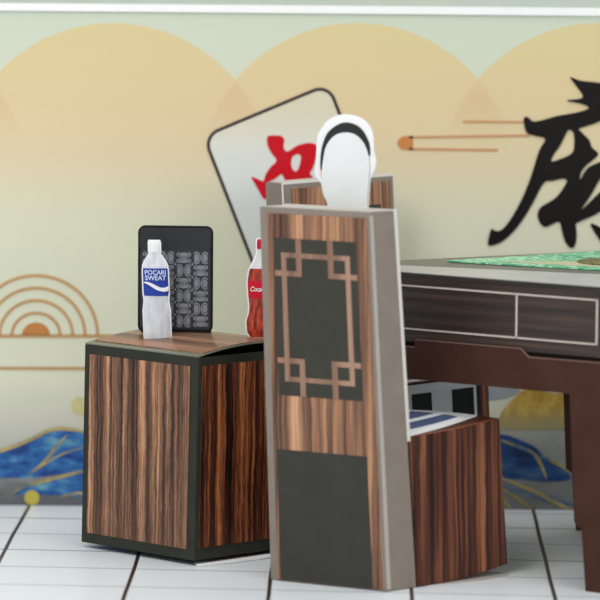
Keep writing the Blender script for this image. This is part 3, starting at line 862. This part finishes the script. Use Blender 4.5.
# --- bottle cut-outs: outlines given as (height fraction, half width fraction)
def bottle(root, at_, n, c0, z0, H, HW, prof, parts, lean=0.0):
    at = lambda s, z, o=0.0: at_(s - lean * (z - z0), z, o)
    def outline(h0, h1, grow=0.0):
        r = [(h, w_) for h, w_ in prof if h0 <= h <= h1]
        f = lambda hh: np.interp(hh, [p[0] for p in prof], [p[1] for p in prof])
        hs = sorted(set([h0, h1] + [p[0] for p in r]))
        a = [(c0 + f(h) * HW + grow, z0 + h * H) for h in hs]; bq = [(c0 - f(h) * HW - grow, z0 + h * H) for h in reversed(hs)]
        return a + bq
    out = {}
    card = outline(0, 1, 0.0032)
    card = [(a, b_ + (0.003 if b_ > z0 + H * 0.99 else 0)) for a, b_ in card]
    out['card'] = cutl('backing_card', [card], at, n, 0.0, 0.003, MT['white'], root)
    f = lambda hh: float(np.interp(hh, [p[0] for p in prof], [p[1] for p in prof]))
    for (nm, h0, h1, mat, bulge, o0) in parts:
        bm = bmesh.new(); rows = max(4, int((h1 - h0) * 40)); cols = 12; g = []
        for i in range(rows + 1):
            h = h0 + (h1 - h0) * i / rows; w_ = f(h) * HW; r = []
            for j in range(cols + 1):
                a = math.pi * j / cols
                r.append(bm.verts.new(at(c0 - math.cos(a) * w_, z0 + h * H, o0 + bulge * (w_ / HW) * math.sin(a))))
            g.append(r)
        for i in range(rows):
            for j in range(cols): bm.faces.new((g[i][j], g[i][j + 1], g[i + 1][j + 1], g[i + 1][j]))
            bm.faces.new((g[i][0], g[i + 1][0], g[i + 1][cols], g[i][cols]))
        bm.faces.new(g[0]); bm.faces.new(g[rows][::-1])
        out[nm] = link_mesh(nm, bm, mat, root)
    return out


def translucent(name, c0, c1, scx=60, scy=14, rough=0.25):
    m, nt, b = new_mat(name); vec, x, y = uvxy(nt)
    nt.links.new(ramp(nt, noise(nt, mapped(nt, vec, scx, scy), 1.0, 3), [(0.3, c0), (0.7, c1)]), b.inputs['Base Color'])
    b.inputs['Roughness'].default_value = rough; return m


# blue-labelled bottle
yb1 = 0.15
K, at, n = cutplane(-0.36, yb1, math.radians(0))
c0 = K(158, 300)[0]; zt_ = K(158, 241)[1]; zb = lid_at(-0.36, yb1) + 0.0058
HWm = (K(171, 300)[0] - K(145, 300)[0]) / 2
b1 = thing('bottle_cutout', 'paper bottle cutout with white cap and blue label on the box lid', 'paper cutout', at(c0, zb), 'drink cutouts on the box')
prof = [(0, 0.98), (0.04, 1.0), (0.30, 1.0), (0.34, 0.94), (0.40, 0.90), (0.43, 0.92), (0.46, 0.96), (0.70, 0.96), (0.76, 0.90), (0.80, 0.76), (0.83, 0.60), (0.855, 0.46), (0.87, 0.38), (0.885, 0.36), (0.89, 0.42), (0.985, 0.42), (1.0, 0.36)]
# slightly wider foot than shoulder
o = bottle(b1, at, n, c0, zb, zt_ - zb, HWm, prof, [
    ('bottle_body', 0.0, 0.885, translucent('frosted_bottle_print', (196, 200, 208), (228, 230, 234), 26, 20), 0.007, 0.003),
    ('cap', 0.885, 1.0, MT['white'], 0.010, 0.003),
    ('label', 0.445, 0.725, paper('cobalt_label', (44, 66, 158), 0.35, 5), 0.0082, 0.003)], 0.04)
Hh = zt_ - zb


def lab(oz): return lambda a, b_: at(c0 + a - 0.04 * (oz + b_), zb + oz + b_, 0.0116 - abs(a) * 0.12)


bm = bmesh.new()
text_mesh(bm, 'POCARI', 0.0155, lab(0.682 * Hh), (0, -0.0012, 0), 0.00035, 0.98)
text_mesh(bm, 'SWEAT', 0.0165, lab(0.626 * Hh), (0, -0.0012, 0), 0.00035, 0.98)
link_mesh('label_lettering', bm, paper('label_letter_ink', (206, 214, 234), 0.4, 3), o['label'])
wave = [(-0.031, 0.016), (-0.020, 0.017), (-0.006, 0.012), (0.010, 0.004), (0.022, 0.003), (0.031, 0.006), (0.031, -0.004), (0.022, -0.007), (0.008, -0.005), (-0.006, 0.002), (-0.018, 0.010)]
bm = bmesh.new(); filled(bm, [catmull(wave, 3)], lab(0.518 * Hh), (0, -0.0012, 0)); link_mesh('label_wave', bm, MT['white'], o['label'])

# cola bottle
yb2 = 0.17
K, at, n = cutplane(-0.09, yb2, math.radians(0))
c0 = K(261.5, 300)[0]; zt_ = K(261, 239)[1]; zb = lid_at(-0.10, yb2) + 0.0058; HWm = (K(277, 300)[0] - K(247, 300)[0]) / 2
b2 = thing('bottle_cutout', 'paper cutout of dark cola bottle with red label, half hidden by the nearest chair', 'paper cutout', at(c0, zb), 'drink cutouts on the box')
prof2 = [(0, 0.72), (0.05, 0.95), (0.16, 1.0), (0.24, 0.84), (0.32, 0.80), (0.42, 0.88), (0.56, 0.94), (0.68, 0.84), (0.76, 0.58), (0.84, 0.36), (0.88, 0.28), (0.90, 0.33), (0.985, 0.33), (1.0, 0.28)]
cola = translucent('cola_print', (84, 12, 12), (206, 72, 38), 60, 30, 0.2)
o2 = bottle(b2, at, n, c0, zb, zt_ - zb, HWm, prof2, [
    ('bottle_neck', 0.70, 0.90, paper('clear_neck_print', (212, 212, 212), 0.3, 8), 0.008, 0.003),
    ('cola_body', 0.0, 0.70, cola, 0.008, 0.003),
    ('cap', 0.90, 1.0, paper('red_cap', (190, 24, 52), 0.35, 4), 0.010, 0.003),
    ('label', 0.40, 0.575, paper('red_label', (200, 22, 48), 0.35, 5), 0.0092, 0.003)])
Hh2 = zt_ - zb
bm = bmesh.new(); text_mesh(bm, 'Coca-Cola', 0.017, lambda a, b_: at(c0 + a, zb + 0.49 * Hh2 + b_, 0.0128 - abs(a) * 0.14), (0, -0.001, 0), 0.0002, 0.8, 0.3)
link_mesh('label_lettering', bm, MT['white'], o2['label'])
